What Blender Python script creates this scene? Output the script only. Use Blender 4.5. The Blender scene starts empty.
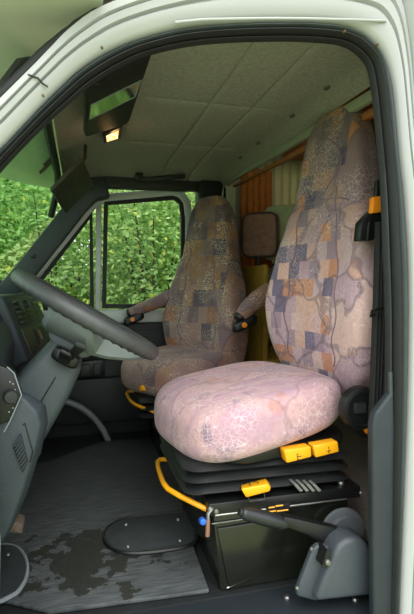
import bpy, bmesh, math, random
from mathutils import Vector, Matrix
random.seed(7)
scn = bpy.context.scene
col = scn.collection
PI = math.pi

# ------------------------------------------------------------------ camera
# X runs towards the rear of the van, Y across it (0 = driver's door seal), Z up (0 = cab floor)
F, CX, CY = 480.0, 207.0, 307.0
CAM = Vector((0, -1.0, 0.81))
yaw = math.atan2(127, 480); pit = -math.atan2(22 * math.cos(yaw), 480)
FW = Vector((math.sin(yaw) * math.cos(pit), math.cos(yaw) * math.cos(pit), math.sin(pit)))
RT = Vector((math.cos(yaw), -math.sin(yaw), 0)); UP = RT.cross(FW)
cd = bpy.data.cameras.new('camera'); cam = bpy.data.objects.new('camera', cd); col.objects.link(cam)
cam.matrix_world = Matrix(((RT.x, UP.x, -FW.x, CAM.x), (RT.y, UP.y, -FW.y, CAM.y), (RT.z, UP.z, -FW.z, CAM.z), (0, 0, 0, 1)))
cd.sensor_fit = 'VERTICAL'; cd.sensor_height = 24.0; cd.lens = 24.0 * F / 614.0
cd.clip_start = 0.02; cd.clip_end = 200
scn.camera = cam

# ------------------------------------------------------------------ world, sun, exposure
w = bpy.data.worlds.new('overcast_sky'); scn.world = w; w.use_nodes = True
bg = w.node_tree.nodes['Background']
bg.inputs[0].default_value = (0.93, 0.98, 1.0, 1); bg.inputs[1].default_value = 1.0
sd = bpy.data.lights.new('sun', 'SUN'); sun = bpy.data.objects.new('sun', sd); col.objects.link(sun)
sd.energy = 1.05; sd.angle = math.radians(60); sd.color = (1.0, 0.97, 0.92)
sun.rotation_euler = Vector((0.06, 0.62, -0.78)).to_track_quat('-Z', 'Y').to_euler()
scn.view_settings.view_transform = 'Standard'; scn.view_settings.look = 'None'
scn.view_settings.gamma = 1.0; scn.view_settings.use_curve_mapping = False
scn.view_settings.exposure = 1.36

# ------------------------------------------------------------------ measuring helper: a sight line met with a plane of the van
def sight(x, y): return FW + RT * ((x - CX) / F) - UP * ((y - CY) / F)
def P(x, y, Y):
    d = sight(x, y); return CAM + d * ((Y - CAM.y) / d.y)
def PZ(x, y, Z):
    d = sight(x, y); return CAM + d * ((Z - CAM.z) / d.z)

# ------------------------------------------------------------------ materials
def srgb(r, g, b):
    f = lambda c: (c / 12.92 if c <= .04045 else ((c + .055) / 1.055) ** 2.4)
    return (f(r / 255), f(g / 255), f(b / 255), 1)
MATS = {}
def nt(name):
    m = bpy.data.materials.new(name); m.use_nodes = True; t = m.node_tree
    return m, t, t.nodes['Principled BSDF'], t.nodes.new, t.links.new
def mat(name, c, rough=.6, metal=0, var=.12, scale=30, bump=0, bscale=200, spec=.5, c2=None):
    if name in MATS: return MATS[name]
    m, t, b, N, L = nt(name)
    tc = N('ShaderNodeTexCoord'); no = N('ShaderNodeTexNoise'); no.inputs['Scale'].default_value = scale; no.inputs['Detail'].default_value = 5
    L(tc.outputs['Object'], no.inputs['Vector'])
    r = N('ShaderNodeValToRGB'); r.color_ramp.elements[0].position = .3; r.color_ramp.elements[1].position = .7
    a = srgb(*c); bcol = srgb(*c2) if c2 else tuple(min(1, v * (1 + var)) for v in a[:3]) + (1,)
    r.color_ramp.elements[0].color = tuple(v * (1 - var) for v in a[:3]) + (1,) if not c2 else a
    r.color_ramp.elements[1].color = bcol
    L(no.outputs['Fac'], r.inputs['Fac']); L(r.outputs['Color'], b.inputs['Base Color'])
    b.inputs['Roughness'].default_value = rough; b.inputs['Metallic'].default_value = metal
    b.inputs['Specular IOR Level'].default_value = spec
    if bump:
        n2 = N('ShaderNodeTexNoise'); n2.inputs['Scale'].default_value = bscale; n2.inputs['Detail'].default_value = 3
        L(tc.outputs['Object'], n2.inputs['Vector'])
        bp = N('ShaderNodeBump'); bp.inputs['Strength'].default_value = bump; bp.inputs['Distance'].default_value = .003
        L(n2.outputs['Fac'], bp.inputs['Height']); L(bp.outputs['Normal'], b.inputs['Normal'])
    MATS[name] = m; return m

def fabric(name, palA, palB, z0, z1, line, bw=.055, zone=(-.06, .03), cushion=False, crack=.36):
    """patchwork print: square patches, big leaf shapes with dark outlines, pale crackle lines; palette A blends into B up the seat, putting its light and shade into the colour"""
    m, t, b, N, L = nt(name)
    tc = N('ShaderNodeTexCoord'); sep = N('ShaderNodeSeparateXYZ'); L(tc.outputs['Object'], sep.inputs[0])
    nz = N('ShaderNodeTexNoise'); nz.inputs['Scale'].default_value = 7; nz.inputs['Detail'].default_value = 2
    L(tc.outputs['Object'], nz.inputs['Vector'])
    def warped(amount):
        a = N('ShaderNodeVectorMath'); a.operation = 'SCALE'; a.inputs['Scale'].default_value = amount; L(nz.outputs['Color'], a.inputs[0])
        c = N('ShaderNodeVectorMath'); c.operation = 'ADD'; L(tc.outputs['Object'], c.inputs[0]); L(a.outputs[0], c.inputs[1]); return c.outputs[0]
    def ramp(fac, cols):
        r = N('ShaderNodeValToRGB'); r.color_ramp.interpolation = 'CONSTANT'; e = r.color_ramp.elements
        while len(e) < len(cols): e.new(.5)
        for i, c in enumerate(cols): e[i].position = i / len(cols); e[i].color = srgb(*c)
        L(fac, r.inputs['Fac']); return r.outputs['Color']
    def mix(fac, a, c, blend='MIX'):
        n = N('ShaderNodeMix'); n.data_type = 'RGBA'; n.blend_type = blend
        if isinstance(fac, float): n.inputs[0].default_value = fac
        else: L(fac, n.inputs[0])
        for s, v in ((6, a), (7, c)):
            if isinstance(v, tuple): n.inputs[s].default_value = v
            else: L(v, n.inputs[s])
        return n.outputs[2]
    def mr(v, a, c, lo=0., hi=1.):
        n = N('ShaderNodeMapRange'); n.interpolation_type = 'SMOOTHSTEP'; L(v, n.inputs['Value'])
        n.inputs['From Min'].default_value = a; n.inputs['From Max'].default_value = c
        n.inputs['To Min'].default_value = lo; n.inputs['To Max'].default_value = hi; return n.outputs[0]
    sw = N('ShaderNodeSeparateXYZ'); L(warped(.012), sw.inputs[0]); cw = N('ShaderNodeCombineXYZ')
    L(sw.outputs['Y'], cw.inputs[0]); L(sw.outputs['X' if cushion else 'Z'], cw.inputs[1])
    v = N('ShaderNodeTexBrick'); v.inputs['Scale'].default_value = 1; v.inputs['Brick Width'].default_value = bw; v.inputs['Row Height'].default_value = bw * 1.15
    v.inputs['Mortar Size'].default_value = 0; v.offset = .37; v.inputs['Color1'].default_value = (0, 0, 0, 1); v.inputs['Color2'].default_value = (1, 1, 1, 1)
    L(cw.outputs[0], v.inputs['Vector'])
    s1 = N('ShaderNodeSeparateColor'); L(v.outputs['Color'], s1.inputs[0])
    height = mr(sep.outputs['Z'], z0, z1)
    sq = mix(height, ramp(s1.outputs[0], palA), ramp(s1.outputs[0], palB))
    # big leaf shapes
    v2 = N('ShaderNodeTexVoronoi'); v2.inputs['Scale'].default_value = 5.2; L(warped(.16), v2.inputs['Vector'])
    s2 = N('ShaderNodeSeparateColor'); L(v2.outputs['Color'], s2.inputs[0])
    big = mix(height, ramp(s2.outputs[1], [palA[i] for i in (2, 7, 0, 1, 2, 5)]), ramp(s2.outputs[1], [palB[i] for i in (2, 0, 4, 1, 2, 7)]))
    n3 = N('ShaderNodeTexNoise'); n3.inputs['Scale'].default_value = 3.4; n3.inputs['Detail'].default_value = 0; L(tc.outputs['Object'], n3.inputs['Vector'])
    # squares fill one zone across the seat, leaf shapes the rest
    zn = N('ShaderNodeMath'); zn.operation = 'MULTIPLY_ADD'; L(n3.outputs['Fac'], zn.inputs[0]); zn.inputs[1].default_value = .16
    zy = N('ShaderNodeMath'); zy.operation = 'ADD'; L(sep.outputs['Y'], zy.inputs[0]); zy.inputs[1].default_value = -.08; L(zy.outputs[0], zn.inputs[2])
    if cushion:
        mp = N('ShaderNodeMapping'); mp.inputs['Scale'].default_value = (6, 22, 10); mp.inputs['Rotation'].default_value = (0, 0, .5); L(tc.outputs['Object'], mp.inputs[0])
        n6 = N('ShaderNodeTexNoise'); n6.inputs['Scale'].default_value = 1; n6.inputs['Detail'].default_value = 6; n6.inputs['Distortion'].default_value = .8; L(mp.outputs[0], n6.inputs['Vector'])
        c = mix(mr(n6.outputs['Fac'], .40, .62), srgb(*palA[7]), srgb(*palA[1]))
        n7 = N('ShaderNodeTexNoise'); n7.inputs['Scale'].default_value = 9; n7.inputs['Detail'].default_value = 4; L(tc.outputs['Object'], n7.inputs['Vector'])
        c = mix(mr(n7.outputs['Fac'], .60, .68, 0., .75), c, srgb(*palA[6])); c = mix(mr(n7.outputs['Fac'], .36, .31, 0., .65), c, srgb(*palA[4]))
        c = mix(.25, c, big); c = mix(mr(n3.outputs['Fac'], .50, .56, 0., .42), c, sq)
    else: c = mix(mr(zn.outputs[0], zone[0], zone[1]), big, sq)
    v3 = N('ShaderNodeTexVoronoi'); v3.feature = 'DISTANCE_TO_EDGE'; v3.inputs['Scale'].default_value = 5.2; L(warped(.16), v3.inputs['Vector'])
    c = mix(mr(v3.outputs['Distance'], .012, .045, .28 if cushion else .55, 0.), c, srgb(100, 84, 98))
    # pale crackle
    v4 = N('ShaderNodeTexVoronoi'); v4.feature = 'DISTANCE_TO_EDGE'; v4.inputs['Scale'].default_value = 72; L(warped(.07), v4.inputs['Vector'])
    n4 = N('ShaderNodeTexNoise'); n4.inputs['Scale'].default_value = 9; L(tc.outputs['Object'], n4.inputs['Vector'])
    mm = N('ShaderNodeMath'); mm.operation = 'MULTIPLY'; L(mr(v4.outputs['Distance'], .015, .07, crack, 0.), mm.inputs[0]); L(mr(n4.outputs['Fac'], .38, .6), mm.inputs[1])
    c = mix(mm.outputs[0], c, srgb(*line))
    n5 = N('ShaderNodeTexNoise'); n5.inputs['Scale'].default_value = 70; n5.inputs['Detail'].default_value = 6; L(tc.outputs['Object'], n5.inputs['Vector'])
    c = mix(mr(n5.outputs['Fac'], .35, .7, 0., .45), c, mix(.5, c, srgb(150, 110, 110)))
    L(c, b.inputs['Base Color']); b.inputs['Roughness'].default_value = .92; b.inputs['Specular IOR Level'].default_value = .15
    b.inputs['Sheen Weight'].default_value = .15
    bp = N('ShaderNodeBump'); bp.inputs['Strength'].default_value = .35; bp.inputs['Distance'].default_value = .004
    L(n5.outputs['Fac'], bp.inputs['Height']); L(bp.outputs['Normal'], b.inputs['Normal'])
    return m

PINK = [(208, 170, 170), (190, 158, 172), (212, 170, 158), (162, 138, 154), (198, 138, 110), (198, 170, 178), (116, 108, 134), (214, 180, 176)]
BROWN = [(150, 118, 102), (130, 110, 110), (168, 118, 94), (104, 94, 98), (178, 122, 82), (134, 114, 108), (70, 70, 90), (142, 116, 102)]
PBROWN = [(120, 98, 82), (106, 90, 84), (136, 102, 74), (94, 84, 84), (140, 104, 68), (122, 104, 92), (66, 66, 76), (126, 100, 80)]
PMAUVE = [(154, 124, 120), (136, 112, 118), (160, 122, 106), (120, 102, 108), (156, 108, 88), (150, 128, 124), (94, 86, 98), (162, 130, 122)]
M_fab_d = fabric('shaded_top_patchwork_fabric', PINK, BROWN, .52, .95, (244, 226, 226), .052, (-.115, -.105))  # pink below and brown above paint in the daylight and the dimmer headrest
PINKC = [tuple(int(v * k) for v, k in zip(c, (.92, .90, .93))) for c in PINK]
M_fab_dc = fabric('pink_streaked_fabric', PINKC, PINKC, 5, 6, (246, 230, 230), cushion=True)
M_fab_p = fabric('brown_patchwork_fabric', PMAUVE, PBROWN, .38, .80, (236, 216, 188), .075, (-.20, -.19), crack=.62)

M_white = mat('white_body_paint', (166, 168, 168), .28, var=.03, scale=4)
M_gel = mat('overcab_gelcoat', (206, 212, 200), .16, var=.05, scale=3)
M_rub = mat('black_door_rubber', (26, 28, 29), .6, var=.2, bump=.1)
M_rubg = mat('grey_door_rubber', (54, 62, 62), .65, var=.12, bump=.1)
M_trim = mat('slate_plastic_trim', (35, 42, 48), .55, var=.1, bump=.25, bscale=500)
M_dark = mat('dark_plastic', (30, 33, 34), .55, var=.15, bump=.2, bscale=400)
M_black = mat('black_plastic', (16, 17, 18), .42, var=.15)
M_dash = mat('blue_grey_dash_plastic', (48, 57, 63), .5, var=.08, bump=.3, bscale=450)
M_col = mat('column_grey_plastic', (62, 72, 75), .48, var=.06, bump=.25, bscale=450)
M_hub = mat('wheel_hub_grey', (128, 136, 140), .55, var=.05, bump=.2, bscale=400)
M_rim = mat('wheel_rim_grey', (68, 70, 71), .42, var=.08, bump=.2, bscale=600)
M_olivep = mat('olive_dash_insert', (58, 62, 46), .5, var=.1)
M_metal = mat('worn_steel', (150, 150, 146), .35, metal=.9, var=.2)
M_boxm = mat('black_painted_steel', (26, 28, 22), .22, var=.15, spec=.6)
M_yel = mat('yellow_plastic', (238, 166, 22), .38, var=.05)
M_orange = mat('orange_plastic', (238, 140, 22), .45, var=.05)
M_blue = mat('blue_plastic', (28, 92, 190), .4, var=.1)
M_belt = mat('black_webbing', (20, 20, 22), .75, var=.2, bump=.5, bscale=700)
M_head = mat('grey_headliner_felt', (156, 155, 146), .95, var=.14, scale=90, bump=.5, bscale=350, spec=.1)
M_brace = mat('brake_cover_plastic', (62, 68, 74), .48, var=.07, bump=.25, bscale=450)
M_cream = mat('cream_curtain', (220, 226, 200), .9, var=.1)
M_orcurt = mat('orange_curtain', (196, 116, 52), .9, var=.12)
M_wood = mat('orange_cabinet_wood', (150, 88, 44), .45, scale=6, c2=(172, 106, 56))
M_yellowpanel = mat('ochre_panel', (176, 138, 40), .6, var=.1)
M_oliveb = mat('olive_cushion_cover', (164, 170, 128), .8, var=.08)
M_brownc = mat('brown_cushion_cover', (134, 100, 82), .9, scale=40, c2=(166, 126, 104))
M_darkb = mat('dark_cushion_piping', (66, 60, 52), .9, var=.1)
M_carpet = mat('brown_grey_carpet', (104, 96, 88), .95, var=.2, scale=120, bump=.5)
M_beigewall = mat('pale_interior_wall', (186, 180, 162), .7, var=.05)
M_grip = mat('grab_handle_plastic', (44, 48, 46), .5, var=.1)
M_stick = mat('grey_sticker', (122, 122, 104), .6, var=.2, scale=300)
M_icon = mat('icon_black_print', (40, 30, 10), .6)
M_stem = mat('brown_stem', (84, 70, 48), .9, var=.2)

def glass(name, tint, refl=.08):
    m, t, b, N, L = nt(name); t.nodes.remove(b)
    tr = N('ShaderNodeBsdfTransparent'); tr.inputs[0].default_value = tint + (1,)
    gl = N('ShaderNodeBsdfGlossy'); gl.inputs['Roughness'].default_value = .02
    fr = N('ShaderNodeLayerWeight'); fr.inputs[0].default_value = .12
    mx = N('ShaderNodeMixShader'); k_ = N('ShaderNodeMath'); k_.operation = 'MULTIPLY_ADD'; L(fr.outputs['Facing'], k_.inputs[0]); k_.inputs[1].default_value = .12; k_.inputs[2].default_value = .003; L(k_.outputs[0], mx.inputs[0]); L(tr.outputs[0], mx.inputs[1]); L(gl.outputs[0], mx.inputs[2])
    L(mx.outputs[0], t.nodes['Material Output'].inputs[0]); return m
M_glass = glass('window_glass', (.92, .97, .93)); M_wsglass = glass('green_windscreen_glass', (.76, .88, .78))

def sheer_mat():
    m, t, b, N, L = nt('beige_sheer_curtain')
    b.inputs['Base Color'].default_value = srgb(206, 192, 166); b.inputs['Roughness'].default_value = .95
    tl = N('ShaderNodeBsdfTranslucent'); tl.inputs[0].default_value = srgb(214, 200, 172)
    mx = N('ShaderNodeMixShader'); mx.inputs[0].default_value = .5
    L(b.outputs[0], mx.inputs[1]); L(tl.outputs[0], mx.inputs[2]); L(mx.outputs[0], t.nodes['Material Output'].inputs[0]); return m
M_sheer = sheer_mat()

def lamp_mat():
    m, t, b, N, L = nt('glowing_orange_lens'); b.inputs['Base Color'].default_value = srgb(255, 190, 110)
    tc = N('ShaderNodeTexCoord'); no = N('ShaderNodeTexNoise'); no.inputs['Scale'].default_value = 60; L(tc.outputs['Object'], no.inputs['Vector'])
    r = N('ShaderNodeValToRGB'); r.color_ramp.elements[0].position = .35; r.color_ramp.elements[1].position = .62
    r.color_ramp.elements[0].color = srgb(235, 120, 40); r.color_ramp.elements[1].color = srgb(255, 225, 160); L(no.outputs['Fac'], r.inputs['Fac'])
    L(r.outputs['Color'], b.inputs['Emission Color']); b.inputs['Emission Strength'].default_value = 1.0; return m
M_lens = lamp_mat()

def mirror_mat():
    m, t, b, N, L = nt('vanity_mirror'); b.inputs['Metallic'].default_value = 1; b.inputs['Roughness'].default_value = .08
    b.inputs['Base Color'].default_value = srgb(225, 228, 215); return m
M_mirror = mirror_mat()

def mat_floor():
    """dark ribbed rubber mat, dusty, with worn-through damp looking patches"""
    m, t, b, N, L = nt('worn_rubber_mat')
    tc = N('ShaderNodeTexCoord')
    mp = N('ShaderNodeMapping'); mp.inputs['Scale'].default_value = (5, 40, 5); L(tc.outputs['Object'], mp.inputs[0])
    n1 = N('ShaderNodeTexNoise'); n1.inputs['Scale'].default_value = 3; n1.inputs['Detail'].default_value = 8; L(mp.outputs[0], n1.inputs['Vector'])
    r1 = N('ShaderNodeValToRGB'); r1.color_ramp.elements[0].color = srgb(50, 54, 55); r1.color_ramp.elements[1].color = srgb(86, 90, 91)
    r1.color_ramp.elements[0].position = .3; r1.color_ramp.elements[1].position = .75; L(n1.outputs['Fac'], r1.inputs['Fac'])
    # worn patches near the driver's feet
    n2 = N('ShaderNodeTexNoise'); n2.inputs['Scale'].default_value = 12; n2.inputs['Detail'].default_value = 7; n2.inputs['Roughness'].default_value = .62; L(tc.outputs['Object'], n2.inputs['Vector'])
    d = N('ShaderNodeVectorMath'); d.operation = 'DISTANCE'; L(tc.outputs['Object'], d.inputs[0]); d.inputs[1].default_value = (-.02, -.42, .0)
    mr = N('ShaderNodeMapRange'); L(d.outputs['Value'], mr.inputs[0]); mr.inputs[1].default_value = .08; mr.inputs[2].default_value = .34; mr.inputs[3].default_value = .12; mr.inputs[4].default_value = -.20
    ad = N('ShaderNodeMath'); ad.operation = 'ADD'; L(n2.outputs['Fac'], ad.inputs[0]); L(mr.outputs[0], ad.inputs[1])
    st = N('ShaderNodeMapRange'); L(ad.outputs[0], st.inputs[0]); st.inputs[1].default_value = .52; st.inputs[2].default_value = .545
    mx = N('ShaderNodeMix'); mx.data_type = 'RGBA'; L(st.outputs[0], mx.inputs[0]); L(r1.outputs[0], mx.inputs[6]); mx.inputs[7].default_value = srgb(34, 36, 31)
    L(mx.outputs[2], b.inputs['Base Color']); b.inputs['Roughness'].default_value = .6
    w1 = N('ShaderNodeTexNoise'); w1.inputs['Scale'].default_value = 220; L(tc.outputs['Object'], w1.inputs['Vector'])
    bp = N('ShaderNodeBump'); bp.inputs['Strength'].default_value = .5; bp.inputs['Distance'].default_value = .004; L(w1.outputs['Fac'], bp.inputs['Height'])
    L(bp.outputs[0], b.inputs['Normal']); return m
M_mat = mat_floor()

def leaf_mat(name, lo, hi, yel):
    m, t, b, N, L = nt(name)
    g = N('ShaderNodeNewGeometry'); r = N('ShaderNodeValToRGB'); e = r.color_ramp.elements
    e[0].color = srgb(*lo); e[1].color = srgb(*hi); e[0].position = 0; e[1].position = .95; x = e.new(.97); x.color = srgb(*yel)
    L(g.outputs['Random Per Island'], r.inputs['Fac']); L(r.outputs[0], b.inputs['Base Color']); b.inputs['Roughness'].default_value = .5
    tl = N('ShaderNodeBsdfTranslucent'); L(r.outputs[0], tl.inputs[0])
    mx = N('ShaderNodeMixShader'); mx.inputs[0].default_value = .45
    L(b.outputs[0], mx.inputs[1]); L(tl.outputs[0], mx.inputs[2]); L(mx.outputs[0], t.nodes['Material Output'].inputs[0]); return m
M_leaf = [leaf_mat('bright_green_leaves', (124, 164, 88), (204, 226, 154), (226, 222, 110)), leaf_mat('mid_green_leaves', (114, 156, 84), (184, 214, 138), (204, 226, 154))]
M_grass = mat('grass_ground', (128, 146, 84), .9, scale=3, c2=(168, 172, 128))

# ------------------------------------------------------------------ mesh helpers
class MB:
    def __init__(s): s.v = []; s.f = []
    def add(s, vs, fs):
        o = len(s.v); s.v += [Vector(p) for p in vs]; s.f += [tuple(i + o for i in f) for f in fs]; return s
    def loft(s, secs, closed=True, loop=False, caps=True):
        n = len(secs[0]); o = len(s.v)
        for sc_ in secs: s.v += [Vector(p) for p in sc_]
        m = len(secs)
        for i in range(m if loop else m - 1):
            a = o + i * n; b = o + ((i + 1) % m) * n
            for j in range(n if closed else n - 1):
                k = (j + 1) % n; s.f.append((a + j, a + k, b + k, b + j))
        if closed and caps and not loop:
            s.f.append(tuple(o + j for j in range(n))[::-1]); s.f.append(tuple(o + (m - 1) * n + j for j in range(n)))
        return s
    def tube(s, pts, r, n=10, loop=False, rfn=None):
        pts = [Vector(p) for p in pts]; m = len(pts); secs = []; prev = None
        for i, p in enumerate(pts):
            if loop: t = pts[(i + 1) % m] - pts[i - 1]
            else: t = pts[min(i + 1, m - 1)] - pts[max(i - 1, 0)]
            t.normalize()
            if prev is None:
                u = t.orthogonal().normalized()
            else:
                u = (prev - t * prev.dot(t)).normalized()
            prev = u; v = t.cross(u); rr = r[i] if isinstance(r, (list, tuple)) else r
            secs.append([p + (u * math.cos(2 * PI * k / n) + v * math.sin(2 * PI * k / n)) * rr for k in range(n)])
        return s.loft(secs, True, loop)
    def box(s, a, b):
        x0, y0, z0 = a; x1, y1, z1 = b
        return s.add([(x0, y0, z0), (x1, y0, z0), (x1, y1, z0), (x0, y1, z0), (x0, y0, z1), (x1, y0, z1), (x1, y1, z1), (x0, y1, z1)],
                     [(0, 3, 2, 1), (4, 5, 6, 7), (0, 1, 5, 4), (1, 2, 6, 5), (2, 3, 7, 6), (3, 0, 4, 7)])
    def prism(s, poly, y0, y1):
        """outline in XZ given as (x, z) extruded across the van"""
        n = len(poly)
        return s.loft([[(x, y0, z) for x, z in poly], [(x, y1, z) for x, z in poly]])
    def strip(s, pts, wd, y0, y1, loop=False):
        """bar of width wd following (x, z) points, from y0 to y1"""
        pts = [Vector((p[0], p[1])) for p in pts]; m = len(pts); secs = []
        for i in range(m):
            a = pts[i - 1] if (loop or i) else pts[0]; b = pts[(i + 1) % m] if (loop or i < m - 1) else pts[-1]
            d1 = (pts[i] - a); d2 = (b - pts[i])
            if d1.length < 1e-6: d1 = d2
            if d2.length < 1e-6: d2 = d1
            d1.normalize(); d2.normalize(); t = (d1 + d2).normalized(); nn = Vector((-t.y, t.x))
            k = wd / 2 / max(.45, nn.dot(Vector((-d1.y, d1.x))))
            p, q = pts[i] + nn * k, pts[i] - nn * k
            secs.append([(p.x, y0, p.y), (q.x, y0, q.y), (q.x, y1, q.y), (p.x, y1, p.y)])
        return s.loft(secs, True, loop)
    def lathe(s, c, axis, prof, n=24):
        """prof: (radius, distance along axis)"""
        ax = Vector(axis).normalized(); u = ax.orthogonal().normalized(); v = ax.cross(u); c = Vector(c)
        return s.loft([[c + ax * d + (u * math.cos(2 * PI * k / n) + v * math.sin(2 * PI * k / n)) * r for k in range(n)] for r, d in prof])

ROOTLOC = {}; ROOTROT = {}
def link(o, parent=None, loc=None):
    col.objects.link(o)
    if parent is not None: o.parent = parent
    return o
def tag(o, label=None, cat=None, group=None, kind=None):
    for k, v in (('label', label), ('category', cat), ('group', group), ('kind', kind)):
        if v: o[k] = v
    return o
def thing(name, loc, label, cat, group=None):
    o = bpy.data.objects.new(name, None); o.empty_display_size = .05; o.location = loc; ROOTLOC[o] = Vector(loc)
    col.objects.link(o); return tag(o, label, cat, group)
def root_of(o):
    while o.parent: o = o.parent
    return o
def build(name, mb, m, parent=None, bevel=0, smooth=True, seg=2, sub=0, angle=40, world=False):
    """one mesh object; parts keep the origin of their thing, a thing of one mesh gets its origin at its base"""
    if parent is not None: base = ROOTLOC.get(root_of(parent), Vector((0, 0, 0)))
    else:
        xs = [v.x for v in mb.v]; ys = [v.y for v in mb.v]; zs = [v.z for v in mb.v]
        base = Vector(((min(xs) + max(xs)) / 2, (min(ys) + max(ys)) / 2, min(zs)))
    rot = ROOTROT.get(root_of(parent)) if (parent is not None and world) else None      # measured in the van, stored in the turned seat
    inv = Matrix.Rotation(-rot, 3, 'Z') if rot else Matrix.Identity(3)
    me = bpy.data.meshes.new(name); me.from_pydata([inv @ (v - base) for v in mb.v], [], mb.f)
    bm = bmesh.new(); bm.from_mesh(me)
    bmesh.ops.remove_doubles(bm, verts=bm.verts, dist=1e-5)
    bmesh.ops.recalc_face_normals(bm, faces=bm.faces)
    if bevel:
        es = [e for e in bm.edges if len(e.link_faces) == 2 and e.calc_face_angle(0) > .5]
        bmesh.ops.bevel(bm, geom=es, offset=bevel, segments=seg, profile=.5, affect='EDGES', clamp_overlap=True)
    if smooth:
        for f in bm.faces: f.smooth = True
        for e in bm.edges:
            if len(e.link_faces) == 2 and e.calc_face_angle(0) > math.radians(angle): e.smooth = False
    bm.to_mesh(me); bm.free(); me.materials.append(m)
    o = bpy.data.objects.new(name, me)
    if parent is None: o.location = base; ROOTLOC[o] = base
    return link(o, parent)
def struct(name, mb, m, parent=None, **k):
    o = build(name, mb, m, parent, **k)
    if parent is None: o['kind'] = 'structure'
    return o
def bolt(c, axis, r, parent, m=None, name='bolt', world=True):
    return build(name, MB().lathe(c, axis, [(r, -.002), (r, r * .5), (r * .75, r * .8), (.0005, r * .9)], 10), m or M_metal, parent, world=world)
def shell(n, fn):
    """closed pillow: cube grid pushed on a sphere-like norm, then fn(p) places it"""
    mb = MB(); idx = {}
    def vid(p):
        k = tuple(round(c, 5) for c in p)
        if k not in idx: idx[k] = len(mb.v); mb.v.append(Vector(fn(Vector(p))))
        return idx[k]
    for ax in range(3):
        for sg in (-1, 1):
            for i in range(n):
                for j in range(n):
                    q = []
                    for a, b in ((i, j), (i + 1, j), (i + 1, j + 1), (i, j + 1)):
                        p = [0, 0, 0]; p[ax] = sg; p[(ax + 1) % 3] = -1 + 2 * a / n; p[(ax + 2) % 3] = -1 + 2 * b / n; q.append(vid(p))
                    mb.f.append(tuple(q if sg > 0 else q[::-1]))
    return mb
def rnd(p, e):
    """point of the cube to a rounded cube"""
    n = (abs(p.x) ** e + abs(p.y) ** e + abs(p.z) ** e) ** (1 / e)
    return p / n
def lerp_table(tab, z):
    if z <= tab[0][0]: return tab[0][1]
    for (a, va), (b, vb) in zip(tab, tab[1:]):
        if z <= b:
            t = (z - a) / (b - a); t = t * t * (3 - 2 * t); return va + (vb - va) * t
    return tab[-1][1]
def rrect(cx, cy, hx, hy, r, n=5):
    out = []
    for qx, qy, a0 in ((1, 1, 0), (-1, 1, 90), (-1, -1, 180), (1, -1, 270)):
        for k in range(n):
            a = math.radians(a0 + 90 * k / (n - 1)); out.append((cx + qx * (hx - r) + r * math.cos(a), cy + qy * (hy - r) + r * math.sin(a)))
    return out
def xz(pts, Y): return [(P(x, y, Y).x, P(x, y, Y).z) for x, y in pts]

# ================================================================== STRUCTURE
# ground outside
struct('ground', MB().add([(-40, -40, -.62), (40, -40, -.62), (40, 40, -.62), (-40, 40, -.62)], [(0, 1, 2, 3)]), M_grass)

# cab floor and the habitation floor behind
fl = struct('floor', MB().box((-.62, .19, -.06), (3.2, 1.74, -.014)), M_dark)
struct('wall_front', MB().prism([(-.62, -.06), (-.30, -.01), (-.46, .30), (-.52, .78), (-.66, .82), (-.70, .30)], .0, 1.75), M_dark, bevel=.01)

# ---- driver's side of the body: the white frame around the open door
S = [(-60, 215), (-25, 177), (8, 144), (40, 110), (61, 89), (82, 70), (110, 53), (140, 41), (180, 31), (230, 26), (290, 24), (330, 26), (352, 31), (367, 40), (381, 57), (389, 81), (393, 110), (397, 155), (402, 200), (406, 255), (407, 320), (405, 420), (400, 540), (396, 640)]
O = [(-80, 185), (-40, 145), (-8, 112), (16, 88), (34, 70), (50, 53), (66, 36), (96, 14), (150, -6), (215, -22), (280, -24), (330, -22), (362, -18), (384, -12), (395, 10), (402, 55), (406, 101), (411, 155), (417, 205), (421, 260), (423, 320), (421, 420), (416, 540), (412, 640)]
I = [(-60, 238), (-25, 199), (8, 161), (40, 128), (68, 102), (93, 81), (125, 62), (150, 52), (190, 43), (235, 39), (290, 38), (328, 40), (345, 43), (358, 50), (370, 64), (375, 88), (378, 115), (382, 155), (385, 200), (387, 255), (389, 320), (389, 420), (388, 540), (386, 640)]
prof = [(0, .004), (.03, -.014), (.12, -.022), (.34, -.028), (.40, -.029), (.43, -.021), (.47, -.021), (.50, -.031), (.66, -.034), (.70, -.027), (.74, -.036), (.92, -.034), (1.0, -.012)]
def dense(px, k=4):
    out = []
    n = len(px)
    for i in range(n - 1):
        p0 = px[max(i - 1, 0)]; p1 = px[i]; p2 = px[i + 1]; p3 = px[min(i + 2, n - 1)]
        for j in range(k):
            t = j / k
            out.append(tuple(.5 * (2 * p1[a] + (p2[a] - p0[a]) * t + (2 * p0[a] - 5 * p1[a] + 4 * p2[a] - p3[a]) * t * t + (3 * p1[a] - p0[a] - 3 * p2[a] + p3[a]) * t ** 3) for a in (0, 1)))
    out.append(px[-1]); return out
Sd, Od, Id = dense(S), dense(O), dense(I)
mb = MB()
secs = []
for s_, o_ in zip(Sd, Od):
    a = P(*s_, 0); b = P(*o_, 0)
    front = [Vector((a.x + (b.x - a.x) * t, y, a.z + (b.z - a.z) * t)) for t, y in prof]
    secs.append(front + [Vector((b.x, .03, b.z)), Vector((a.x, .025, a.z))])
mb.loft(secs)
wl = struct('wall_left', mb, M_white, angle=50)
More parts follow.
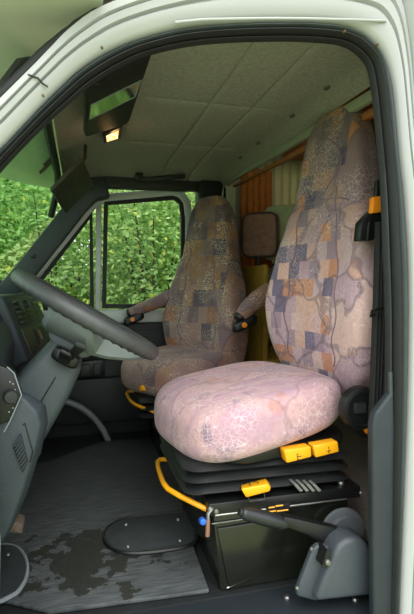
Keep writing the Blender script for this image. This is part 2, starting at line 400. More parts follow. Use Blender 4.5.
# rest of that side, below and ahead of the frame, and the camper body that starts behind the pillar
a0 = P(*O[0], 0)
struct('trim_1', MB().prism([(a0.x - .28, -.25), (-.18, -.25), (-.16, .30), (-.22, .75), (a0.x + .02, a0.z), (-.62, .72), (-.66, .2)], -.03, .03), M_white, bevel=.008)
b0 = P(412, 640, 0)
xr = [P(*o_, -.01) for o_ in O[14:]]
side = MB()
pr_ = [(p.x + .004, p.z) for p in xr]
pr_ = [(pr_[0][0], 2.05)] + pr_ + [(pr_[-1][0], -.45)]
side.loft([[(x, -.012, z), (x + .03, -.10, z), (x + .06, -.15, z), (3.2, -.15, z), (3.2, -.10, z), (x + .03, -.01, z)] for x, z in pr_])
struct('wall_left_rear', side, M_white, angle=30)
# drip gutter above the door
gut = [P(x, y, -.03) for x, y in dense([(175, 22.5), (190, 21), (210, 19.5), (280, 18.5), (340, 19.5), (386, 21)], 5)]
build('drip_gutter', MB().tube(gut, .003, 8), M_white, wl)
# A-pillar panel gap
gap = [P(x, y, z_) for x, y, z_ in ((28, 74.5, -.036), (34, 77, -.037), (38, 78, -.035), (42, 83, -.032), (48, 87, -.030))]
build('panel_gap', MB().tube(gap, .0016, 6), M_black, wl)
for x, y in ((43, 95), (102, 47), (345, 31), (378, 44)): build('rust_spot', MB().lathe(P(x, y, -.024), (0, -1, 0), [(.003, -.006), (.002, .001), (.0002, .0015)], 7), mat('rust', (110, 80, 50), .8), wl)
# door rubber: outer grey bead, inner black bead, then the dark jamb running inwards
def band(px1, px2, y1, ym, y2, t0=0., t1=1.):
    secs = []
    for s_, i_ in zip(px1, px2):
        a = P(*s_, 0); b = P(*i_, 0); A = a.lerp(b, t0); B = a.lerp(b, t1)
        sec = []
        for k in range(7):
            u = k / 6; sec.append(Vector((A.x + (B.x - A.x) * u, y1 + (y2 - y1) * u - (ym) * math.sin(PI * u), A.z + (B.z - A.z) * u)))
        secs.append(sec + [Vector((B.x, .016, B.z)), Vector((A.x, .016, A.z))])
    return MB().loft(secs)
build('door_seal', band(Sd, Id, -.004, .012, -.002, 0, .42), M_rubg, wl, angle=60)
build('door_seal', band(Sd, Id, -.008, .016, .002, .44, .78), M_rub, wl, angle=60)
build('door_seal', band(Sd, Id, .004, .01, .012, .80, 1.02), M_rub, wl, angle=60)
secs = []
for i_ in Id:
    a = P(*i_, 0); c = Vector((.30, 0, .75)); o_ = (a - c).normalized() * .06
    secs.append([Vector((a.x, .010, a.z)), Vector((a.x + o_.x * .5, .028, a.z + o_.z * .5)), Vector((a.x + o_.x * 1.2, .055, a.z + o_.z * 1.2)), Vector((a.x + o_.x, .02, a.z + o_.z))])
build('door_jamb', MB().loft(secs), M_dark, wl, angle=50)
# windscreen rubber on the pillar's front edge, and the grimy gap under the overcab
build('windscreen_rubber', MB().tube([P(x - 4 + k * .05, y - 4 + k * .05, .004) for k, (x, y) in enumerate(Od[0:31])], [.012] * 20 + [.011, .010, .008, .007, .0065, .005, .0055, .004, .0045, .003, .002], 10), M_rub, wl)
build('roof_joint', MB().tube([P(x, y - 1, .004) for x, y in Od[21:36]], .007, 8), mat('grimy_sealant', (70, 68, 44), .9, var=.4, scale=60), wl)

# lower B-pillar trim with its belt reel bulge
bp = [(393, 388), (384, 400), (374, 413), (371.5, 425), (371.5, 480), (372, 540), (373, 660), (392, 660), (393, 540), (394, 430)]
struct('trim_2', MB().prism(xz(bp, .0), -.006, .02), M_trim, bevel=.008, seg=3)
# ribbed grey edge between trim and rubber
rib = [P(x, y, .0) for x, y in dense([(390, 372), (391, 420), (390.5, 480), (389.5, 540), (388, 640)], 5)]
build('ribbed_edge', MB().tube(rib, .0055, 8), M_rubg, wl)

# sill plate
sill = struct('trim_3', MB().prism([(-.25, -.12), (.78, -.12), (.78, -.02), (-.25, -.02)], -.02, .195), M_trim, bevel=.008)
for x, y in ((287, 598), (355, 600)): bolt(PZ(x, y, -.018), (0, 0, 1), .008, sill, name='screw')

# floor mat with its covers
mbm = MB()
def outline(pxs, z): return [PZ(x, y, z) for x, y in pxs]
matpx = [PZ(8, 590, 0), PZ(60, 607, 0), PZ(205, 606, 0), PZ(196, 520, 0), PZ(157, 437, 0), PZ(92, 443, 0), PZ(45, 458, 0)]
mat_o = [Vector((-.34, .22, 0)), Vector((-.2, .30, 0)), Vector((-.08, .225, 0)), Vector((.325, .205, 0)), Vector((.34, .60, 0)), Vector((.41, 1.0, 0)), Vector((.41, 1.53, 0)), Vector((.09, 1.525, 0)), Vector((-.15, 1.30, 0)), Vector((-.34, 1.25, 0))]
mbm.loft([[v + Vector((0, 0, -.012)) for v in mat_o], [v + Vector((0, 0, 0)) for v in mat_o]])
o = build('floor_mat', mbm, M_mat, None, bevel=.004, smooth=True)
tag(o, 'worn black rubber mat covering the cab floor with bald damp patches', 'floor mat')
def cover(name, pxs, label, bolts):
    pts = [PZ(x, y, 0.0) for x, y in pxs]
    n = len(pts); c = sum(pts, Vector()) / n
    t = thing(name, (c.x, c.y, .0005), label, 'floor hatch')
    up = lambda q, k, z: [c + (v - c) * k + Vector((0, 0, z)) for v in q]
    build('lid', MB().loft([up(pts, 1, .0005), up(pts, 1, .007), up(pts, .97, .010)]), mat('hatch_rubber', (50, 55, 57), .55, var=.15, bump=.4), t)
    build('rim', MB().tube([v + Vector((0, 0, .006)) for v in pts], .006, 6, loop=True), M_hub if 'round' in name else M_black, t)
    for b in bolts: bolt(PZ(*b, .010), (0, 0, 1), .006, t, name='screw')
cover('access_hatch', dense([(194, 514), (160, 516), (130, 520), (113, 526), (105, 534), (106, 544), (115, 552), (132, 555), (160, 553), (193, 546), (195, 530), (194, 514)], 3)[:-1],
      'dark rounded hatch lid screwed onto the floor mat beside the driver seat', [(126, 525), (178, 520), (180, 541), (128, 547)])
cover('round_access_hatch', dense([(-14, 548), (8, 547), (19, 551), (26, 562), (27, 575), (22, 588), (12, 598), (-14, 606), (-14, 575), (-14, 548)], 3)[:-1],
      'dark hatch with pale rim at the corner of the mat by the dashboard foot', [(8, 555)])

# ---- far side: pillar, header, B post, door with two windows
YF = 1.75
wr = struct('wall_right', MB().prism([(-.70, -.10), (-.27, -.10), (-.27, .66), (-.37, .84), (-.70, .84)], YF - .02, YF + .06), M_dark, bevel=.01)
ap = xz([(-8, 295), (20, 262), (48, 227), (70, 199), (84, 185), (100, 182)], 1.66)
build('pillar_trim', MB().strip([(x + .04, z - .03) for x, z in ap], .105, 1.63, 1.71), mat('far_pillar_trim', (44, 54, 58), .5, var=.08, bump=.2), wr, bevel=.012)
bolt(P(33, 256, 1.625), (0, -1, 0), .012, wr, M_black, 'trim_clip')
build('door_header', MB().prism([(-.02, 1.335), (.80, 1.35), (.80, 1.46), (-.02, 1.46)], 1.66, 1.72), M_dark, wr, bevel=.01)
build('rear_post', MB().prism([(.655, -.05), (.78, -.05), (.785, 1.40), (.655, 1.40)], 1.62, 1.76), M_dark, wr, bevel=.015)
build('sill_step', MB().box((-.30, 1.53, -.10), (.72, 1.80, -.02)), M_dark, wr, bevel=.008)
build('arch_flange', MB().tube([P(x, y, 1.58) for x, y in dense([(40, 399), (62, 401), (78, 406), (92, 416), (103, 430), (110, 446)], 4)], .017, 10), mat('grey_flange', (120, 126, 128), .4, var=.08), wr)

door = thing('door_1', (.2, YF, 0), 'passenger door with pale metal window frame and black inner panel', 'door'); door['kind'] = 'structure'
fr = xz([(24, 288), (46, 263), (70, 233), (93, 204.5), (104, 198), (140, 195), (172, 192), (181, 194.5), (187, 203), (188.5, 220), (188, 330)], YF)
build('window_frame', MB().strip(fr, .045, YF - .01, YF + .035), mat('pale_door_paint', (198, 204, 202), .35, var=.04), door, bevel=.006)
build('divider', MB().strip(xz([(99, 197), (98, 322)], YF), .030, YF - .006, YF + .03), MATS['pale_door_paint'], door, bevel=.005)
sl = xz([(40, 281), (91, 215), (92, 306), (46, 312), (40, 281)], YF); s2 = xz([(106, 203), (175, 197.5), (181, 203), (183, 218), (183, 306), (104, 306), (106, 203)], YF)
build('glass_seal', MB().strip(sl[:-1], .022, YF - .008, YF + .02, loop=True), M_rub, door)
build('glass_seal', MB().strip(s2[:-1], .022, YF - .008, YF + .02, loop=True), M_rub, door)
build('pane', MB().prism(sl[:-1], YF + .004, YF + .009), M_glass, door, smooth=False)
build('pane', MB().prism(s2[:-1], YF + .004, YF + .009), M_glass, door, smooth=False)
build('window_ledge', MB().prism([(-.27, .60), (.60, .60), (.60, .675), (-.27, .675)], YF - .03, YF + .05), MATS['pale_door_paint'], door, bevel=.012)
pnl = build('inner_panel', MB().prism([(-.27, -.07), (.66, -.07), (.66, .60), (-.27, .60)], YF - .05, YF + .04), M_dark, door, bevel=.012)
build('panel_bulge', MB().prism([(-.26, .40), (.58, .40), (.58, .565), (-.26, .565)], YF - .075, YF - .045), M_dark, door, bevel=.015)
build('door_pocket', MB().prism([(-.20, .06), (.56, .06), (.56, .32), (-.20, .30)], YF - .10, YF - .045), M_dark, door, bevel=.015)
hp = build('handle_cup', MB().prism(xz([(76, 362), (103, 359.5), (105, 375), (78, 379)], 1.67), 1.664, 1.68), M_black, door, bevel=.004)
build('handle', MB().prism(xz([(80, 365), (90, 364), (91, 375), (81, 376)], 1.66), 1.645, 1.668), M_grip, hp, bevel=.004)
build('handle', MB().prism(xz([(93, 364), (101, 363), (101, 374), (93, 375)], 1.66), 1.645, 1.668), M_grip, hp, bevel=.004)

# ---- windscreen
ws = thing('window_1', (-.3, .87, .8), 'green tinted raked windscreen', 'window'); ws['kind'] = 'structure'
def wsp(u, v, off=0):
    b = math.sin(PI * u); k = .35 * b
    f = 1 - abs(2 * u - 1) ** 8
    return Vector((-.150 + .055 * f - .01 * b - (.42 + .05 * f + .10 * b) * v + .55 * off, .03 + 1.70 * u, 1.18 + .165 * f - (.36 + .165 * f) * v + .6 * off))
nu, nv = 32, 8
secs = []
g = MB()
top = [[wsp(u / nu, v / nv) for v in range(nv + 1)] + [wsp(u / nu, v / nv, .006) for v in range(nv, -1, -1)] for u in range(nu + 1)]
g.loft(top); build('pane', g, M_wsglass, ws)
build('top_seal', MB().tube([wsp(u / 20, -.01) for u in range(21)], .017, 8), M_rub, ws)
# small clip and sticker on the glass
def wquad(pts, Y0, th, m, name, par):
    vs = [P(x, y, Y0) for x, y in pts]
    return build(name, MB().loft([vs, [v + Vector((-.004 * 1, .0, .004)) for v in vs]]), m, par, smooth=False)
def on_ws(x, y):
    d = sight(x, y); best = None
    for i in range(400):
        Yv = .05 + i * .004; p = CAM + d * ((Yv - CAM.y) / d.y); u = (p.y - .03) / 1.70; f = 1 - abs(2 * u - 1) ** 8; v = (1.18 + .165 * f - p.z) / (.36 + .165 * f)
        q = wsp(u, v); e = abs(q.x - p.x)
        if best is None or e < best[0]: best = (e, p)
    return best[1] + Vector((.006, 0, -.006))
st = MB(); vs = [on_ws(*q) for q in ((37.5, 170), (49, 159), (51, 161.5), (39, 173))]
st.loft([vs, [v + Vector((-.003, 0, .003)) for v in vs]]); build('sticker', st, M_stick, ws, smooth=False)
vs = [on_ws(*q) for q in ((41, 162.5), (48, 155.5), (49, 157), (42, 164))]
build('permit_clip', MB().loft([vs, [v + Vector((.004, 0, -.004)) for v in vs]]), M_black, ws, smooth=False)

# ---- ceiling: felt headliner with pressed grooves
def ceil_z(x, y):
    z = 1.433
    if x < .16: t = (x + .10) / .26; z = 1.368 + (1.433 - 1.368) * math.sin(max(0, t) * PI / 2)
    if x > .77: z -= (x - .77) * (.5 - .3 * y / 1.7)
    e = max(0, (y - 1.40) / .30); z -= .045 * e * e
    e = max(0, (.22 - y) / .2); z -= .035 * e * e * min(1, max(0, (x - .1) / .1))
    for gx in (.44, .595):
        z += .006 * math.exp(-((x - gx) / .004) ** 2)
    for gy in (.62, 1.12): 
        if .2 < x < .70: z += .005 * math.exp(-((y - gy) / .005) ** 2)
    return z
xs = sorted(set([-.08 + .02 * i for i in range(47)] + [gx + d for gx in (.44, .595) for d in (-.008, -.004, 0, .004, .008)]))
ys = sorted(set([.03 + .05 * i for i in range(34)] + [gy + d for gy in (.62, 1.12) for d in (-.01, -.005, 0, .005, .01)] + [1.70]))
mb = MB()
for sx in xs: mb.v += [Vector((sx, sy, ceil_z(sx, sy))) for sy in ys]
n = len(ys)
mb.f += [(i * n + j, i * n + j + 1, (i + 1) * n + j + 1, (i + 1) * n + j) for i in range(len(xs) - 1) for j in range(n - 1)]
base = len(mb.v)
ce = struct('ceiling', mb, M_head)
struct('roof', MB().box((-.06, -.03, 1.465), (.80, 1.80, 1.52)), M_white)
for x, y in ((327, 88), (292, 116), (258, 142), (240, 157)):
    p = P(x, y, 0); d = sight(x, y); p = CAM + d * (.758 / d.x)
    sc_ = [(p.x + .009 * math.cos(a), p.y + .016 * math.sin(a)) for a in [2 * PI * k / 12 for k in range(12)]]
    build('trim_clip', MB().loft([[(a, b, 1.434) for a, b in sc_], [(p.x + (a - p.x) * .8, p.y + (b - p.y) * .8, 1.428) for a, b in sc_]]), mat('felt_clip', (84, 86, 76), .8), ce)
# pale rail along the rear edge of the headliner with the wood strip under it
ra, rb = P(381, 91, .05), P(224, 183.5, 1.66)
ra = Vector((.80, .05, 1.345)); rb = Vector((.815, 1.66, 1.39))
ra = Vector((.85, .05, 1.368)); rb = Vector((.85, 1.70, 1.425))
mb = MB()
def railsec(p, w, h): return [(p.x - w, p.y, p.z - h), (p.x + w, p.y, p.z - h), (p.x + w, p.y, p.z + h), (p.x - w, p.y, p.z + h)]
mb.loft([railsec(ra, .012, .017), railsec(rb, .012, .017)])
build('edge_rail', mb, mat('pale_rail', (150, 156, 138), .5, var=.06), ce, bevel=.006, seg=3)
o1 = Vector((.03, 0, -.035))
build('wood_lip', MB().loft([railsec(ra + o1, .010, .014), railsec(rb + o1, .010, .006)]), M_wood, ce, bevel=.003)

# ---- overcab body above
oc = MB()
secs = []
def ocz(x): return 1.475 + .05 * max(0, (-.2 - x)) 
for y in [-.20, -.17, -.05, .06, .22, .25, .4, .9, 1.5, 1.93, 1.97]:
    lift = .06 if y in (-.20, 1.97) else (.015 if y in (-.17, 1.93) else 0)
    fx = .05 if y < .07 else (.03 if y < .23 else -.085)
    secs.append([(fx, y, 1.362 + lift), (-.13, y, 1.352 + lift), (-.30, y, 1.375 + lift), (-.60, y, 1.44 + lift), (-.95, y, 1.55 + lift), (-1.10, y, 1.70), (-1.05, y, 2.08), (3.2, y, 2.10), (3.2, y, 2.06), (fx, y, 2.06)])
oc.loft(secs)
struct('overcab', oc, M_gel, angle=35)

# bonnet ahead of the windscreen
struct('bonnet', MB().loft([[(x, y, z) for x, z in ((-.62, .80 - d), (-.75, .80 - d), (-1.2, .66 - d), (-1.45, .48 - d), (-1.50, .2), (-.62, .2))] for y, d in ((.0, .10), (.08, .02), (.5, 0), (.88, 0), (1.3, 0), (1.68, .02), (1.76, .10))]), M_white)
# ---- habitation shell behind the seats
wh = struct('wall_right_rear', MB().box((.82, 1.94, -.05), (1.12, 1.97, 2.06)).box((1.75, 1.94, -.05), (3.2, 1.97, 2.06)).box((1.12, 1.94, -.05), (1.75, 1.97, .95)).box((1.12, 1.94, 1.62), (1.75, 1.97, 2.06)), M_beigewall, smooth=False)
struct('wall_rear', MB().box((3.17, -.1, -.05), (3.2, 1.95, 2.06)), M_beigewall, smooth=False)
win = thing('window_2', (1.43, 1.95, .95), 'living area window behind the sheer curtain', 'window'); win['kind'] = 'structure'
build('window_frame', MB().strip([(1.13, .96), (1.74, .96), (1.74, 1.61), (1.13, 1.61)], .03, 1.93, 1.98, loop=True), M_dark, win)
build('pane', MB().prism([(1.13, .96), (1.74, .96), (1.74, 1.61), (1.13, 1.61)], 1.952, 1.956), M_glass, win, smooth=False)
# far side return between cab and camper body
struct('wall_right_return', MB().box((.82, 1.72, -.05), (.85, 1.95, 2.06)), M_dark)
# ================================================================== SEATS
def make_seat(yc, zb, bx, bz, fab, label, driver):
    t = thing('driver_seat' if driver else 'passenger_seat', (.50, yc, zb), label, 'seat', 'front cab seats')
    t.rotation_euler.z = ROOTROT[t] = math.radians(11 if driver else 31)
    cz = .44 if driver else .40
    def cush(p):
        q = rnd(p, 3.4); x = (.495 if driver else .48) + .258 * q.x; y = yc + .255 * q.y
        edge = max(0, abs(q.y) - .45) / .5
        z = cz + .088 * q.z + (.14 if driver else .09) * (x - .50)
        if q.z > 0: z += q.z * (.024 * min(1, edge) ** 1.5 - .004 + .006 * math.exp(-((x - .30) / .10) ** 2))
        if q.z < 0 and q.x < 0: z -= .020 * q.x * q.x * -q.z
        return (x, y, z)
    cu = build('seat_cushion', shell(22, cush), M_fab_dc if driver else fab, t)
    W = [(.40, .20), (.52, .255), (.72, .268), (.88, .235), (1.0, .195), (1.10, .170), (1.20, .158), (1.30, .150), (1.38, .14)]
    D = [(.40, .07), (.60, .09), (.90, .078), (1.10, .066), (1.25, .066), (1.38, .05)]
    Cc = [(.40, .80), (.70, .785), (1.0, .812), (1.2, .838), (1.38, .835)]
    def back(p):
        q = rnd(p, 4.0); z = .41 + (q.z + 1) / 2 * .965
        wv, dv, cv = lerp_table(W, z), lerp_table(D, z), lerp_table(Cc, z)
        x = cv + dv * q.x; y = yc + wv * q.y
        body = max(0, 1 - ((z - .72) / .34) ** 2)
        if q.x < 0:
            x += -q.x * body * (.028 * (1 - q.y * q.y) - .032 * max(0, abs(q.y) - .5) / .5)
            x += -q.x * .012 * math.exp(-((z - 1.07) / .025) ** 2)
        return (x + bx, y, z * 1.0 + bz)
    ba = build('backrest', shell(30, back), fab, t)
    seam = mat('plum_seam_piping', (128, 106, 118), .9)
    def surf(py, pz, out=.0015):
        a = Vector(back(Vector((-1, py, pz)))); return a + Vector((-out, 0, 0))
    for s in (-1, 1):
        build('seam', MB().tube([surf(s * (.50 + .04 * math.sin(k)), -.86 + k * .052) for k in range(26)], .0022, 6), seam, ba)
    build('seam', MB().tube([surf(-.9 + .09 * k, .355) for k in range(21)], .0022, 6), seam, ba)
    # leaf shaped piping on the head part
    build('seam', MB().tube([surf(-.15 - .45 * math.sin(PI * k / 16), .42 + .028 * k) for k in range(17)], .0022, 6), seam, ba)
    def csurf(px, py): 
        a = Vector(cush(Vector((px, py, 1)))); return a + Vector((0, 0, .0015))
    for s in (-1, 1): build('seam', MB().tube([csurf(-.97 + .095 * k, s * .56) for k in range(20)], .0018, 6), mat('pink_seam_piping', (176, 144, 152), .9), cu)
    # seat pan and rubber bellows
    top = cz - .078; bot = zb + .008
    build('seat_pan', MB().loft([[(x, y, z) for x, y in rrect(.525, yc, hx, .225, .07)] for z, hx in ((top - .022, .205), (top + .012, .215))]), M_black, t, bevel=.004)
    nf = 3; dz = (top - .022 - bot) / nf; secs = []
    for k in range(nf):
        for fz, bul in ((0, -.012), (.25, .012), (.5, .022), (.75, .012), (1, -.012)):
            z = bot + dz * (k + fz)
            if fz == 0 and k: continue
            secs.append([(x, y, z + .012 * math.sin((x - .3) * 9) * (1 - k / 3)) for x, y in rrect(.505, yc, .225 + bul, .205 + bul, .05)])
    build('suspension_bellows', MB().loft(secs), mat('bellows_rubber', (30, 32, 33), .5, var=.12), t, world=True)
    # yellow slide bar in front
    dx = 0 if driver else -.01
    yn, yf_ = yc - .20, yc + .18
    zz = zb - .002
    if driver: bar = [P(186, 459, .60), P(170, 459.3, .60), P(160, 459.6, .595), P(157.5, 462, .58), P(158, 467, .54), P(161, 477, .42), P(164, 484, .34), P(168, 489, .30), P(180, 496, .265), P(196, 504, .235), P(205, 508.5, .22), P(214, 510, .212)]
    else: bar = [P(148, 393, 1.5), P(132, 391.5, 1.5), P(128, 391.5, 1.5), P(126.5, 393, 1.47), P(128, 397, 1.40), P(131, 401.5, 1.28), P(136, 405, 1.20), P(146, 409, 1.16), P(156, 413, 1.14), P(164, 416, 1.14)]
    build('slide_bar', MB().tube(bar, .0075, 10), M_yel, t, world=True)
    if driver:
        # recliner disc
        c = P(363, 409, .135); rc = build('recliner_disc', MB().lathe((c.x, c.y + .03, c.z), (0, -1, 0), [(.052, 0), (.060, .004), (.060, .022), (.055, .030), (.046, .032), (.044, .029), (.0005, .028)], 36), M_black, t, world=True)
        c2 = c + Vector((0, .0, 0)); build('disc_nub', MB().loft([[(x, y0, z) for x, z in rrect(c2.x - .008, c2.z + .003, h, h * .8, h * .35, 4)] for y0, h in ((c.y + .003, .019), (c.y - .004, .017))]), M_dark, rc, world=True)
        bolt(P(373, 391, .15), (0, -1, 0), .006, t); bolt(P(380, 399, .15), (0, -1, 0), .007, t)
        build('release_tab', MB().prism(xz([(366, 429), (371, 426), (376, 428), (376, 436), (370, 436)], .14), .135, .165), M_orange, t, bevel=.003, world=True)
        build('disc_bracket', MB().prism(xz([(350, 425), (372, 418), (376, 440), (362, 438)], .17), .165, .185), M_black, t, bevel=.003, world=True)
        # push buttons on the seat pan
        def button(pxs, Y, icon):
            b = build('button', MB().prism(xz(pxs, Y), Y, Y + .035), M_yel, t, bevel=.004, seg=3, world=True)
            for k, (a, e, r) in enumerate(icon): build('icon', MB().tube([P(*a, Y - .0003), P(*e, Y - .0003)], r, 5), M_icon, b, world=True)
        button([(284, 450.5), (311, 446.5), (312, 457), (287, 463.5)], .165, [((297, 454), (297.5, 459.5), .0011), ((297.3, 456.7), (301.5, 456), .0011), ((297, 454), (298.6, 454), .0011), ((297.5, 459.5), (299, 459), .0011)])
        button([(313, 446), (338, 441.5), (339.5, 452), (316, 458)], .165, [((328.6, 447), (328.8, 448.5), .0014), ((328.8, 450), (329, 453), .0014), ((326.5, 451.5), (331, 450.2), .0009)])
        # third switch on the rail: slanted top with a dial mark
        y0 = .155
        b3 = build('button', MB().loft([[P(x, y, y0) for x, y in ((241, 489), (246, 498), (270, 491.5), (271, 487), (268, 484))], [P(x, y, y0 + .05) for x, y in ((240.5, 485), (246, 492), (268, 486), (269, 482), (265, 478))]]), M_yel, t, bevel=.004, seg=3, world=True)
        ring = [P(254 + 5 * math.cos(a), 484.5 + 2.2 * math.sin(a), y0 + .018) for a in [2 * PI * k / 14 for k in range(1, 14)]]
        build('icon', MB().tube([v + Vector((0, -.001, .002)) for v in ring], .0010, 5), M_icon, b3, world=True)
        build('switch_bracket', MB().tube([P(248, 497, .17), P(250, 501.5, .17), P(265, 499, .17), P(264, 493, .17)], .0018, 6), M_metal, t, world=True)
        # belt guide on the shoulder
        gp = [(360.5, 222), (372, 210), (385, 210), (385, 236), (370, 241), (358.5, 241)]
        bg_ = build('belt_guide', MB().prism(xz(gp, .185), .18, .215), M_black, t, bevel=.005, world=True)
        build('guide_rib', MB().prism(xz([(368, 223), (370, 221.5), (368.5, 240), (366.5, 241)], .178), .175, .183), M_dark, bg_, bevel=.001, world=True)
        build('guide_strap', MB().prism(xz([(372.5, 197), (384, 196), (383.5, 212), (371, 213.5)], .175), .168, .19), M_orange, bg_, bevel=.003, world=True)
        build('guide_arm', MB().prism(xz([(376, 180), (385, 178), (385, 199), (374.5, 200)], .19), .183, .20), M_black, bg_, bevel=.003, world=True)
    else:
        # two armrests with dark capped ends
        for pts, rr in (([P(270, 290, 1.08), P(258, 299, 1.07), P(247, 309, 1.06), P(240, 317, 1.05)], [.038, .042, .038, .030]), ([P(176, 293, 1.62), P(158, 302, 1.62), P(140, 309, 1.63), P(130, 313, 1.64)], [.036, .036, .032, .026])):
            ar = build('armrest', MB().tube(pts, rr, 14), fab, t, world=True)
            d = (pts[-1] - pts[-2]).normalized()
            cp = build('end_cap', MB().lathe(pts[-1] - d * .006, d, [(rr[-1] * 1.0, 0), (rr[-1] * 1.02, .012), (rr[-1] * .8, .022), (.001, .024)], 14), M_black, ar, world=True)
            lo = pts[-1] + Vector((.02, -.005, -.03))
            build('tilt_housing', shell(6, lambda p, lo=lo: lo + Vector((rnd(p, 5).x * .055, rnd(p, 5).y * .026, rnd(p, 5).z * .024 + rnd(p, 5).x * .02))), M_black, ar, world=True)
            build('tilt_dial', MB().lathe(lo + Vector((-.01, -.024, -.004)), (0, -1, 0), [(.012, 0), (.012, .008), (.001, .009)], 12), M_orange, ar, world=True)
        build('knob', MB().lathe(P(146, 388, 1.2), (-1, -.3, 0), [(.014, 0), (.016, .01), (.014, .03), (.001, .032)], 12), M_yel, t, world=True)
    return t
def make_pedestal(yc, zt, label, driver):
    t = thing('seat_pedestal', (.53, yc, 0), label, 'seat base', 'front seat pedestals')
    yn = yc - .215
    b = MB().loft([[(x0, y, z) for x0, y in ((.355 - .02 * z / .2, yn), (.74, yn), (.74, yc + .21), (.355 - .02 * z / .2, yc + .21))] for z in (-.012, zt - .02)])
    bd = build('body', b, M_boxm, t, bevel=.008)
    if driver:
        build('pressed_panel', MB().prism(xz([(216, 527), (285, 516), (281, 562), (228, 586)], yn), yn - .009, yn + .004), M_boxm, bd, bevel=.004)
        build('scuffed_edge', MB().tube([P(227, 588, yn - .004), P(281, 562.5, yn - .004)], .0022, 6), M_metal, bd)
        build('scuffed_edge', MB().tube([P(212, 524, yn - .006), P(246, 519, yn - .006)], .002, 6), M_metal, bd)
        lab = build('type_plate', MB().prism(xz([(266, 507.5), (290, 503), (290.5, 514), (267, 517)], yn - .026), yn - .026, yn - .004), M_black, t, bevel=.001)
        for k, (x0, x1, y) in enumerate(((268.5, 274.5, 507.8), (275.5, 283, 506.2), (268.5, 276, 511.8), (277, 288, 511.2))):
            build('print', MB().tube([P(x0, y, yn - .0265), P(x1, y - (x1 - x0) * .13, yn - .0265)], .0022, 5), M_yel, lab)
    rl = build('slide_rail', MB().prism([(.318, zt - .028), (.765, zt - .028), (.765, zt + .006), (.318, zt + .006)], yn - .022, yn + .05), M_black, t, bevel=.004)
    build('rail_edge', MB().tube([(.335, yn - .023, zt - .026), (.72, yn - .023, zt - .026)], .0026, 6), M_metal, rl)
    build('slide_rail', MB().prism([(.318, zt - .028), (.765, zt - .028), (.765, zt + .006), (.318, zt + .006)], yc + .16, yc + .23), M_black, t, bevel=.004)
    if driver:
        bolt(P(224.5, 502, yn + .0), (0, -.3, 1), .010, t); bolt(P(341, 483, yn - .0), (0, -.3, 1), .010, t); bolt(P(361, 493, yn - .022), (0, -1, 0), .006, t)
        bolt(P(210, 509, yn - .02), (0, -1, 0), .008, t); bolt(P(216, 511, yn - .02), (0, -1, 0), .007, t)
        build('lock_pin', MB().tube([P(208, 520, yn - .03), P(207.5, 536, yn - .03)], .006, 8), mat('rusty_pin', (150, 110, 90), .5, metal=.4), t)
        build('spring_clip', MB().tube([P(212, 508, yn - .02), P(208, 514, yn - .03), P(208, 522, yn - .03)], .005, 8), M_metal, t)
        build('cap', MB().lathe(P(201.5, 520, .19), (0, -1, .2), [(.008, 0), (.010, .008), (.008, .02), (.001, .022)], 10), M_blue, t)
        # slotted vent block between bellows and rail
        for k in range(4): build('rail_rib', MB().prism(xz([(289 + 6 * k, 480), (292 + 6 * k, 479.4), (298 + 6 * k, 486), (295 + 6 * k, 487)], yn + .0), yn - .032, yn + .02), mat('grey_rib', (110, 112, 108), .5), t)
    return t
YD, YP = .42, 1.36
make_pedestal(YD, .236, 'black steel box under the driver seat with pressed side and yellow print', True)
make_pedestal(YP, .185, 'black steel box in shade under the passenger seat', False)
make_seat(YD, .242, .025, .03, M_fab_d, 'pink patchwork driver seat with yellow buttons and round black recliner', True)
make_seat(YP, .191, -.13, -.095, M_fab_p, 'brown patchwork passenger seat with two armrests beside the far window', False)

# ---- driver's belt
t = thing('seat_belt', (.77, .10, .42), 'black ribbed seat belt hanging down beside the door pillar', 'seat belt')
secs = []
path = [((384, 222), .14), ((383, 260), .12), ((382, 300), .11), ((380.5, 340), .105), ((379, 380), .10), ((377.5, 412), .10), ((376.5, 436), .105)]
for (x, y), Y in path:
    c = P(x, y, Y); prof_ = []
    for k in range(17):
        u = -1 + 2 * k / 16; prof_.append(c + Vector((u * .020, .004 * math.cos(k * PI * .5) - .002, 0)))
    secs.append(prof_ + [c + Vector((.020, .012, 0)), c + Vector((-.020, .012, 0))])
build('webbing', MB().loft(secs), M_belt, t, angle=80)
build('keeper_loop', MB().tube([P(x, y, Y) for x, y, Y in ((371, 316, .10), (372, 311, .092), (379, 309, .088), (388, 308.5, .092), (392, 310, .10), (388, 311, .125), (376, 313, .125))], .004, 8, loop=True), M_black, t)

# ---- handbrake
t = thing('hand_brake', (.66, .1, -.02), 'grey plastic hand brake cover with black lever and grip beside the door sill', 'hand brake')
build('cover', MB().prism(xz([(316, 603), (324, 580), (334, 555), (340, 545), (347, 540), (355, 538), (364, 540), (370, 546), (374, 558), (377, 590), (377, 596)], .05), .05, .125), M_brace, t, bevel=.014, seg=4)
build('flange', MB().prism(xz([(297, 592), (313, 550), (319, 545), (334, 548), (318, 602), (298, 597)], .08), .08, .10), M_brace, t, bevel=.006, seg=3)
build('slot', MB().prism(xz([(322, 566), (327, 549), (331, 553), (330, 560), (326, 569)], .046), .045, .085), M_black, t)
bolt(P(327.5, 562, .045), (0, -1, 0), .008, t); bolt(P(311.5, 549, .078), (0, -1, 0), .005, t); bolt(P(297, 588, .078), (0, -1, 0), .005, t)
c = P(345, 534, .17)
build('ratchet_disc', MB().lathe((c.x, .19, c.z), (0, -1, 0), [(.066, 0), (.068, .004), (.066, .012), (.048, .014), (.046, .024), (.001, .025)], 32), mat('disc_grey', (92, 96, 100), .45), t)
build('lever', MB().prism(xz([(283, 516), (292, 517.5), (330, 526), (356, 533), (368, 541), (372, 552), (352, 556), (330, 549), (306, 534), (284, 526)], .11), .105, .135), M_black, t, bevel=.004)
ga, gb = P(240.5, 512, .12), P(287, 524, .12); gd = (gb - ga)
